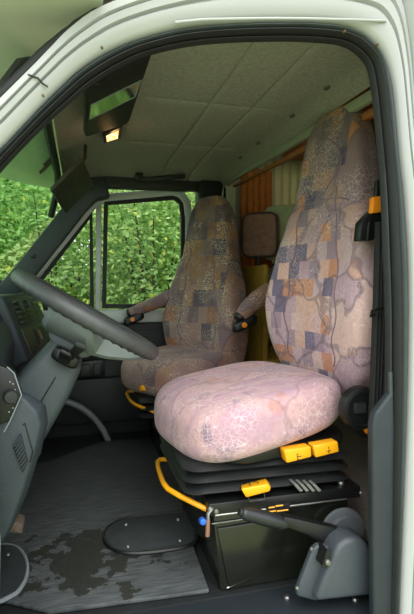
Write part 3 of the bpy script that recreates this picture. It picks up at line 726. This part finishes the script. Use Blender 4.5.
build('grip', MB().tube([ga, ga + gd * .03, ga + gd * .07, ga + gd * .09, ga + gd * .5, ga + gd * .9, ga + gd], [.006, .013, .0145, .017, .019, .018, .013], 16), mat('grip_black', (34, 36, 38), .38, var=.1), t)
build('release_button', MB().tube([ga - gd * .03, ga + gd * .03], .010, 12), M_dark, t)

# ---- carpeted step behind the driver's seat
o = build('carpet_step', MB().prism([(.80, -.012), (1.30, -.012), (1.30, .165), (.86, .165), (.80, .10)], .02, 1.30), M_carpet, None, bevel=.008)
tag(o, 'brown grey carpeted step behind the hand brake and driver seat', 'step')

# ================================================================== STEERING WHEEL, COLUMN
n_ = Vector((.515, 0, .857)).normalized(); ex = Vector((.857, 0, -.515)).normalized(); ey = Vector((0, 1, 0))
wc = (P(12, 274, .42) + P(157, 353, .42)) / 2; R_ = .213
t = thing('steering_wheel', wc - n_ * .10, 'large grey van steering wheel with finger grips under the rim', 'steering wheel')
NR = 144; secs = []
for i in range(NR):
    a = 2 * PI * i / NR; ra_ = ex * math.cos(a) + ey * math.sin(a); c = wc + ra_ * R_; sec = []
    for k in range(12):
        b = 2 * PI * k / 12; r = .0195
        if math.sin(b) < -.2: r += .0018 * math.cos(i * 2 * PI / 3)
        sec.append(c + ra_ * (math.cos(b) * r) + n_ * (math.sin(b) * r * 1.1))
    secs.append(sec)
build('rim', MB().loft(secs, True, True), M_rim, t, angle=80)
hub = MB()
hub.lathe(wc - n_ * .115, n_, [(.045, 0), (.062, .012), (.085, .05), (.105, .085), (.108, .10), (.095, .112), (.001, .118)], 32)
build('hub', hub, M_hub, t)
for a in (0.0, PI * .56, -PI * .56):
    d = ex * math.cos(a) + ey * math.sin(a); s_ = n_.cross(d); m2 = MB(); secs = []
    for f, wd, lo, hi in ((.05, .085, -.09, -.02), (.10, .080, -.078, -.012), (.15, .070, -.058, -.006), (.20, .060, -.028, .004), (.212, .055, -.012, .006)):
        c = wc + d * f; secs.append([c + s_ * wd + n_ * (lo + .01), c + s_ * wd * .8 + n_ * lo, c - s_ * wd * .8 + n_ * lo, c - s_ * wd + n_ * (lo + .01), c - s_ * wd + n_ * hi, c + s_ * wd + n_ * hi])
    build('spoke', m2.loft(secs), M_hub, t, angle=30)
# column
cb = wc - n_ * .115
t = thing('steering_column', cb - n_ * .36, 'grey plastic steering column shroud with black stalk switch below the wheel', 'steering column')
secs = []
for d, hw, fx, bx_ in ((-.01, .045, .045, -.05), (.03, .060, .062, -.06), (.10, .066, .070, -.075), (.20, .070, .072, -.085), (.27, .072, .072, -.09)):
    c = cb - n_ * d; secs.append([c + ex * a + ey * b for a, b in rrect((fx + bx_) / 2, 0, (fx - bx_) / 2, hw, .028)])
sh = build('shroud', MB().loft(secs), M_col, t)
build('shroud_seam', MB().tube([cb - n_ * .07 + ex * .01 - ey * .0645, cb - n_ * .15 + ex * .01 - ey * .069, cb - n_ * .26 + ex * .01 - ey * .0725], .0018, 6), M_black, sh)
# stalk switch: socket, body and lever
sk = build('stalk_socket', shell(8, lambda p: P(66, 357, .335) + ex * rnd(p, 4).x * .038 + n_ * rnd(p, 4).z * .020 + ey * rnd(p, 4).y * .03), M_black, t)
build('stalk', MB().loft([[P(x, y, Y) for x, y in q] for q, Y in (([(59, 354), (70, 359), (69, 366), (57, 362)], .32), ([(60, 350), (72, 355), (71, 361), (59, 357)], .27), ([(61, 348.5), (71.5, 353.5), (71, 357), (60, 352.5)], .255))]), M_black, sk, bevel=.003)
build('stalk', MB().loft([[P(x, y, Y) for x, y in q] for q, Y in (([(68, 352), (76, 356), (72, 361), (65, 357)], .31), ([(74, 345), (84, 349), (82, 353), (72, 349)], .25), ([(76, 341), (87, 345), (86, 350), (75, 345.5)], .235))]), M_dark, sk, bevel=.003)
lw = MB(); secs = []
for d, hw, fx, bx_ in ((.255, .078, .075, -.10), (.27, .084, .082, -.12), (.33, .085, .075, -.14), (.40, .08, .05, -.15)):
    c = cb - n_ * d; secs.append([c + ex * a + ey * b for a, b in rrect((fx + bx_) / 2, 0, (fx - bx_) / 2, hw, .02)])
build('lower_shroud', lw.loft(secs), M_col, t)

# ================================================================== DASHBOARD
t = thing('dashboard', (-.3, .85, .45), 'blue grey plastic dashboard with air vents and switch panels', 'dashboard')
body = build('body', MB().prism([(-.66, .76), (-.34, .77), (-.27, .765), (-.235, .73), (-.20, .60), (-.22, .50), (-.34, .36), (-.55, .34), (-.66, .5)], .02, 1.72), M_dash, t, bevel=.015, seg=3)
# centre pod whose angled face carries vents and switches
def pod(u, v, d=0.):
    """point on the pod face: u across (near to far), v down"""
    A, B, C_, D_ = P(9, 301, .62), P(33, 296, .98), P(54, 343, .98), P(30, 353, .62)
    p = A.lerp(B, u).lerp(D_.lerp(C_, u), v); nrm = (B - A).cross(D_ - A).normalized()
    if nrm.x < 0: nrm = -nrm
    return p + nrm * d
pb = MB().loft([[pod(-.12, -.12, -.16), pod(1.12, -.12, -.16), pod(1.12, 1.15, -.16), pod(-.12, 1.15, -.16)], [pod(-.12, -.12), pod(1.12, -.12), pod(1.12, 1.15), pod(-.12, 1.15)]])
pd = build('centre_pod', pb, M_dash, t, bevel=.012, seg=3)
def quad(u0, u1, v0, v1, d0, d1): return MB().loft([[pod(u0, v0, d0), pod(u1, v0, d0), pod(u1, v1, d0), pod(u0, v1, d0)], [pod(u0, v0, d1), pod(u1, v0, d1), pod(u1, v1, d1), pod(u0, v1, d1)]])
vn = build('air_vent', quad(.0, .98, -.02, .48, -.002, .004), M_black, t, bevel=.001)
for j in range(5):
    v = .03 + .095 * j
    for u0, u1 in ((.04, .31), (.36, .63), (.68, .95)): build('slat', quad(u0, u1, v, v + .028, .003, .013), M_rim, vn)
for u in (.18, .5): build('vent_tab', quad(u, u + .05, .02, .2, .010, .018), M_col, vn)
ins = build('switch_insert', quad(.0, 1.0, .54, 1.05, -.002, .005), M_olivep, t, bevel=.001)
build('display', quad(.62, .95, .60, .86, .004, .010), M_black, ins)
build('rocker_switch', quad(.34, .56, .62, .90, .004, .012), M_black, ins)
build('switch_mark', quad(.42, .48, .66, .84, .011, .014), mat('pale_brown_mark', (150, 120, 96), .6), ins)
for u in (.08, .70): build('rocker_switch', quad(u, u + .18, .92, 1.02, .004, .010), M_dark, ins)
# instrument cowl between pod and driver's door
build('instrument_cowl', MB().loft([[(x, y, z) for x, z in pl] for y, pl in ((.06, [(-.40, .66), (-.27, .68), (-.205, .665), (-.185, .62), (-.20, .54), (-.40, .54)]), (.30, [(-.40, .72), (-.27, .715), (-.215, .70), (-.195, .64), (-.20, .54), (-.40, .54)]), (.58, [(-.40, .73), (-.28, .725), (-.215, .70), (-.195, .64), (-.20, .54), (-.40, .54)]))]), M_dash, t, bevel=.02, seg=3)
# light switch panel and knee panel by the door
sp = build('switch_panel', MB().prism(xz([(-14, 360), (9, 369), (14, 373), (21.5, 395), (10, 421), (-14, 430)], .13), .13, .16), M_black, t, bevel=.004)
build('panel_border', MB().tube([P(x, y, .127) for x, y in ((7, 367), (14, 373), (21.5, 395), (10, 421), (4, 432))], .0016, 6), M_hub, sp)
kb = P(10.5, 396, .128); build('rotary_knob', MB().lathe(kb, (.2, -1, 0), [(.016, 0), (.016, .010), (.013, .016), (.001, .017)], 18), M_dark, sp)
for x, y in ((13, 384), (15, 390), (17, 396), (15, 402), (13, 408), (10, 382), (9, 412)): build('print_mark', MB().lathe(P(x, y, .129), (0, -1, 0), [(.0022, 0), (.001, .0012), (.0002, .0014)], 6), M_hub, sp)
knee = MB(); secs = []
for Y, pl in ((.14, [(-40, 385), (8, 392), (24, 399), (36, 412), (40, 424), (34, 452), (22, 492), (11, 524), (-8, 560), (-40, 560)]), (.17, [(-40, 380), (10, 388), (28, 393), (43, 405), (46, 424), (40, 452), (27, 494), (14, 524), (-8, 560), (-40, 560)]), (.36, [(-40, 386), (12, 392), (30, 397), (46, 405), (48, 422), (42, 448), (30, 478), (20, 500), (0, 520), (-40, 520)])):
    secs.append([P(x, y, Y) for x, y in pl])
kn = build('knee_panel', knee.loft(secs), M_dash, t, bevel=.006, seg=2)
lv = build('louvre', MB().prism(xz([(13, 446), (21, 433), (28, 462), (23, 472)], .138), .134, .142), M_black, t, bevel=.001)
for k in range(8):
    f = k / 7; a = (13.8 + 8.2 * f, 446.5 + 23 * f); b = (21 + 6.2 * f, 435 + 27 * f)
    build('slat', MB().tube([P(*a, .133), P(*b, .133)], .0022, 6), M_dash, lv)
build('trim_line', MB().tube([P(x, y, .139) for x, y in ((23, 425), (25, 423), (33, 452), (30, 462))], .0012, 5), M_black, kn)
# small unit on the dash top by the windscreen
build('warning_unit', MB().box((-.36, .90, .765), (-.30, 1.0, .80)), M_black, t, bevel=.004)
# pedal foot peeping out below the knee panel
t = thing('clutch_pedal', (-.17, .36, .0), 'dirty brown pedal end below the knee panel', 'pedal')
pp = P(15, 524, .36)
build('pad', MB().prism([(pp.x - .02, pp.z - .012), (pp.x + .02, pp.z - .02), (pp.x + .022, pp.z + .004), (pp.x - .014, pp.z + .02)], .34, .40), mat('dirty_pedal', (98, 84, 72), .7, var=.3, scale=80), t, bevel=.004)
build('arm', MB().tube([(pp.x - .01, .37, pp.z), (pp.x - .08, .37, pp.z + .10), (pp.x - .12, .37, pp.z + .25)], .008, 8), M_black, t)

# ================================================================== ROOF FITTINGS
# driver's visor folded up under the headliner
t = thing('sun_visor', (.10, .5, 1.37), 'black sun visor folded up with a long mirror beside the orange lamp', 'sun visor', 'sun visors')
def vis(u, v, d=0):   # u rearward, v towards the far side
    a = P(80, 95, .30).lerp(P(82.5, 134, .74), 1.); far0, far1 = P(84, 136, .76), P(128, 122, .76)
    zf = (far0.z + far1.z) / 2; n0 = Vector((far0.x, .14, far0.z + .02)); n1 = Vector((far1.x + .01, .14, far1.z + .01))
    p = n0.lerp(n1, u).lerp(far0.lerp(far1, u), v); nn = (n1 - n0).cross(far0 - n0).normalized()
    if nn.z > 0: nn = -nn
    return p + nn * d
out = rrect(.5, .5, .5, .5, .07)
build('board', MB().loft([[vis(u, v, -.012) for u, v in out], [vis(u, v, .006) for u, v in out]]), mat('visor_black', (24, 26, 24), .6, var=.1, bump=.3), t, bevel=.004)
def px_on_vis(x, y, d=.007):
    d_ = sight(x, y); o0 = vis(0, 0, d); nn = (vis(1, 0, d) - o0).cross(vis(0, 1, d) - o0); k = (o0 - CAM).dot(nn) / d_.dot(nn); return CAM + d_ * k
q = [px_on_vis(*c) for c in ((89, 120), (91, 105), (142, 80), (135, 97))]
nn = Vector((0, 0, .006))
build('mirror', MB().loft([[v + nn for v in q], q]), M_mirror, t, smooth=False)
build('mirror_border', MB().tube([v for v in q], .0018, 6, loop=True), M_hub, t)
build('pivot', MB().tube([px_on_vis(92, 84), px_on_vis(99, 84)], .008, 8), M_black, t)
# passenger visor hanging down
t = thing('sun_visor', (-.02, 1.2, 1.20), 'dark green grey sun visor hanging down in front of the far pillar', 'sun visor', 'sun visors')
A, B, C_, D_ = P(50.5, 190, 1.02), P(82, 158, 1.06), P(92.5, 184, 1.42), P(65, 213, 1.40)
nn = (B - A).cross(D_ - A).normalized(); out = rrect(.5, .5, .5, .5, .06)
bl = lambda u, v: A.lerp(B, u).lerp(D_.lerp(C_, u), v)
build('board', MB().loft([[bl(u, v) - nn * .008 for u, v in out], [bl(u, v) + nn * .008 for u, v in out]]), mat('visor_green_grey', (58, 62, 52), .7, var=.08, bump=.3), t, bevel=.004)
pv = bl(.98, .12)
build('pivot', MB().tube([bl(.9, .1), pv + Vector((.01, 0, .02)), Vector((pv.x + .012, pv.y, 1.40))], .007, 8), M_black, t)
build('pocket_edge', MB().tube([bl(.55, .18) - nn * .009, bl(.55, .8) - nn * .009], .002, 6), M_black, t)

# roof lamp
lc = PZ(113, 131, 1.405)
t = thing('roof_lamp', lc, 'small black roof lamp with glowing orange lens', 'lamp')
def lampq(k, z0, z1):
    q = [PZ(x, y, 1.402) for x, y in ((102.5, 134), (104, 142.5), (121, 137), (122.5, 125))]; c = sum(q, Vector()) / 4
    q = [c + (v - c) * k for v in q]
    return MB().loft([[v + Vector((0, 0, z0)) for v in q], [v + Vector((0, 0, z1)) for v in q]])
build('housing', lampq(1, .018, -.006), M_black, t, bevel=.004)
build('lens', lampq(.62, -.004, -.010), M_lens, t, bevel=.002)
ld = bpy.data.lights.new('roof_lamp_bulb', 'POINT'); ld.energy = .06; ld.color = (1, .6, .25); ld.shadow_soft_size = .02
lo = bpy.data.objects.new('bulb', ld); lo.location = Vector((0, 0, -.03)); link(lo, t)
# far grab handle
ga, gb = P(139, 180, 1.60), P(181, 178.5, 1.60)
t = thing('grab_handle', (ga + gb) / 2, 'dark grab handle on the headliner above the passenger window', 'grab handle')
build('bar', MB().tube([ga + Vector((0, .0, .012)), ga + Vector((.01, -.03, .002)), ga + Vector((.04, -.04, -.002)), gb + Vector((-.04, -.04, -.002)), gb + Vector((-.01, -.03, .002)), gb + Vector((0, 0, .012))], .013, 10), M_grip, t)
for p in (ga, gb): build('mount', MB().box((p.x - .02, p.y - .02, p.z), (p.x + .02, p.y + .03, p.z + .035)), M_grip, t, bevel=.004)

# ================================================================== BEHIND THE SEATS
def curtain(name, xa, xb, ya, yb, ztop, zbot, m, label, pleats, amp, gather=0.):
    mb = MB(); secs = []
    for i in range(pleats * 8 + 1):
        u = i / (pleats * 8); row = []
        for j in range(9):
            v = j / 8; g_ = 1 - gather * math.sin(PI * min(1, v * 1.0)) ; uu = .5 + (u - .5) * g_
            a = amp * (.5 + .5 * v) * math.sin(u * pleats * 2 * PI + .4 * math.sin(v * 4))
            dx, dy = (xb - xa), (yb - ya); l = math.hypot(dx, dy)
            row.append(Vector((xa + dx * uu - dy / l * a, ya + dy * uu + dx / l * a, ztop + (zbot - ztop) * v)))
        secs.append(row)
    bk = [[p + Vector((.002, .002, 0)) for p in r[::-1]] for r in secs]
    mb.loft([a + b for a, b in zip(secs, bk)])
    return tag(build(name, mb, m, None, angle=80), label, 'curtain', None)
curtain('curtain', .815, .90, 1.66, 1.74, 1.40, .95, M_cream, 'pale green curtain bunched beside the passenger headrest', 4, .014, .25)
curtain('curtain', .955, 1.18, 1.80, 1.86, 1.53, .92, M_orcurt, 'orange curtain between the green curtain and the pale sheer', 5, .016)
curtain('curtain', 1.10, 1.78, 1.90, 1.90, 1.66, .95, M_sheer, 'pale beige sheer curtain in front of the rear side window', 12, .012)
lk = thing('overhead_locker', (1.9, 1.6, 1.60), 'orange wood overhead locker behind the driver headrest', 'locker')
build('carcass', MB().box((1.28, 1.62, 1.625), (2.9, 1.93, 2.05)), M_wood, lk, bevel=.004)
for k in range(3):
    d = build('locker_door', MB().box((1.30 + .53 * k, 1.60, 1.65), (1.81 + .53 * k, 1.622, 2.03)), M_wood, lk, bevel=.008)
    build('handle', MB().box((1.36 + .53 * k, 1.585, 1.68), (1.46 + .53 * k, 1.602, 1.70)), M_black, d, bevel=.003)
wd = thing('wardrobe', (1.9, .9, 0), 'tall orange wood cabinet seen behind the driver headrest', 'cabinet')
build('carcass', MB().box((1.62, .30, -.012), (2.10, 1.32, 2.04)), M_wood, wd, bevel=.004)
for k, (z0, z1) in enumerate(((.05, 1.02), (1.30, 1.50), (1.52, 1.76), (1.78, 2.02))):
    for y0, y1 in ((.32, .80), (.82, 1.30)):
        d = build('cabinet_door', MB().box((1.595, y0, z0), (1.622, y1, z1)), M_wood, wd, bevel=.008)
        build('handle', MB().box((1.578, (y0 + y1) / 2 - .06, z1 - .06), (1.597, (y0 + y1) / 2 + .06, z1 - .04)), M_black, d, bevel=.003)
build('niche_panel', MB().box((1.60, .32, 1.06), (1.622, 1.30, 1.26)), M_beigewall, wd, bevel=.003)
# rear bench: ochre side, brown headrest cushion, olive cushion
t = thing('rear_bench', (1.15, 1.6, 0), 'ochre sided bench box behind the passenger seat', 'bench')
build('side_panel', MB().box((.93, 1.36, -.012), (.96, 1.90, .92)), M_yellowpanel, t, bevel=.006)
build('seat_box', MB().box((.96, 1.36, -.012), (1.50, 1.90, .42)), M_yellowpanel, t, bevel=.006)
def pillow(name, c, h, m, label, cat, rot=0., e=5, edge=None):
    c = Vector(c); R3 = Matrix.Rotation(rot, 3, 'Z')
    t = thing(name, c - Vector((0, 0, h[2])), label, cat)
    f = lambda p: c + R3 @ Vector((rnd(p, e).x * h[0], rnd(p, e).y * h[1], rnd(p, e).z * h[2]))
    build('pad', shell(12, f), m, t)
    if edge:
        ring = [c + R3 @ Vector((h[0] * .75, math.copysign(abs(math.cos(a)) ** .4, math.cos(a)) * h[1] * .97, math.copysign(abs(math.sin(a)) ** .4, math.sin(a)) * h[2] * .97)) for a in [2 * PI * k / 48 for k in range(48)]]
        ring2 = [c + R3 @ Vector((-h[0] * .75, q_.y, q_.z)) for q_ in [Vector((0, math.copysign(abs(math.cos(a)) ** .4, math.cos(a)) * h[1] * .97, math.copysign(abs(math.sin(a)) ** .4, math.sin(a)) * h[2] * .97)) for a in [2 * PI * k / 48 for k in range(48)]]]
        build('piping', MB().tube(ring, .007, 6, loop=True), edge, t); build('piping', MB().tube(ring2, .007, 6, loop=True), edge, t)
cb_ = (P(249, 213, 1.56) + P(276, 257, 1.56)) / 2
pillow('bench_headrest', (cb_.x, 1.58, cb_.z), (.05, .105, .125), M_brownc, 'brown patterned headrest with dark edge behind the passenger seat', 'headrest', .9, 6, M_darkb)
co_ = (P(277, 206, 1.50) + P(298, 258, 1.50)) / 2
pillow('bench_cushion', (co_.x + .03, 1.50, co_.z), (.035, .17, .155), M_oliveb, 'olive green cushion standing between the two front seats', 'cushion', .75, 8)
build_ = build('support_post', MB().tube([(.985, 1.58, .88), (.985, 1.58, 1.0)], .012, 8), M_dark, None); tag(build_, 'dark post carrying the brown bench headrest', 'post')

# ================================================================== GREENERY OUTSIDE
def bush(name, c, rx, ry, h, n, leaf, m, label, seed):
    rg = random.Random(seed); t = thing(name, (c[0], c[1], -.62), label, 'bush', 'bushes beside the van')
    st = MB()
    for k in range(7):
        a = rg.uniform(0, 2 * PI); tip = Vector((c[0] + math.cos(a) * rx * .6, c[1] + math.sin(a) * ry * .6, -.62 + h * rg.uniform(.6, .9)))
        b0 = Vector((c[0] + math.cos(a) * .06, c[1] + math.sin(a) * .06, -.62)); md = b0.lerp(tip, .5) + Vector((0, 0, .15 * h))
        st.tube([b0, b0.lerp(md, .5), md, tip], [.02, .016, .012, .004], 5)
    build('stems', st, M_stem, t)
    vs = []; fs = []
    clumps = [(rg.uniform(0, 2 * PI), rg.random() ** .5, rg.random()) for _ in range(60)]
    cl = [Vector((c[0] + rx * r * math.cos(a), c[1] + ry * r * math.sin(a), -.62 + h * (.04 + .94 * q))) for a, r, q in clumps]
    for i in range(n):
        k = cl[rg.randrange(60)]; sp = .30
        p = k + Vector((rg.gauss(0, sp), rg.gauss(0, sp), rg.gauss(0, sp * .8)))
        if p.z < -.6: p.z = -.6 + rg.random() * .3
        if p.y < 2.25: p.y = 2.25 + rg.random() * .4
        d = Vector((rg.gauss(0, 1), rg.gauss(-.3, 1), rg.gauss(-.2, .6))).normalized(); nn = Vector((rg.gauss(0, .6), rg.gauss(-.5, .6), 1)).normalized()
        s = d.cross(nn).normalized(); nn = s.cross(d); L_ = leaf * rg.uniform(.6, 1.3); wd = L_ * .33
        o = len(vs); vs += [p, p + d * L_ * .5 + s * wd + nn * wd * .35, p + d * L_, p + d * L_ * .5 - s * wd + nn * wd * .35]
        fs += [(o, o + 1, o + 2), (o, o + 2, o + 3)]
    base = ROOTLOC[t]; me = bpy.data.meshes.new('foliage'); me.from_pydata([v - base for v in vs], [], fs); me.materials.append(m)
    o = bpy.data.objects.new('foliage', me); o['kind'] = 'stuff'; link(o, t)
bl_ = [((-2.6, 4.6), 1.0, .8, 2.9, 'leafy bush seen low through the windscreen', 0), ((-1.3, 3.9), .8, .6, 2.7, 'leafy bush seen through the windscreen beside the far pillar', 1),
       ((-.2, 3.6), .7, .5, 2.6, 'bright leafy bush behind the quarter window', 0), ((.7, 3.7), .7, .5, 2.8, 'bright leafy bush behind the passenger window', 0),
       ((1.6, 3.8), .8, .6, 2.7, 'leafy bush behind the passenger seat outside the van', 1), ((2.7, 4.1), .9, .7, 2.8, 'leafy bush outside the rear side window', 0),
       ((-.9, 5.6), 1.5, .8, 3.9, 'tall bush in the second row seen above the quarter window', 1), ((1.4, 5.7), 1.6, .8, 4.0, 'tall bush in the second row behind the passenger window', 1), ((-3.9, 6.2), 1.6, .9, 4.0, 'tall bush in the second row far left in the windscreen', 1),
       ((-3.0, 8.6), 2.2, 1.0, 6.0, 'tall tree edge in the back row left of the far pillar', 1), ((.6, 8.8), 2.2, 1.0, 6.2, 'tall tree edge in the back row behind the passenger window', 1), ((4.0, 8.8), 2.4, 1.0, 6.0, 'tall tree edge in the back row behind the camper wall', 1)]
for i, (c, rx, ry, h, lab, k) in enumerate(bl_):
    bush('bush', c, rx, ry, h, 13000, .055 if i < 6 else (.11 if i < 9 else .22), M_leaf[k], lab, 11 + i)
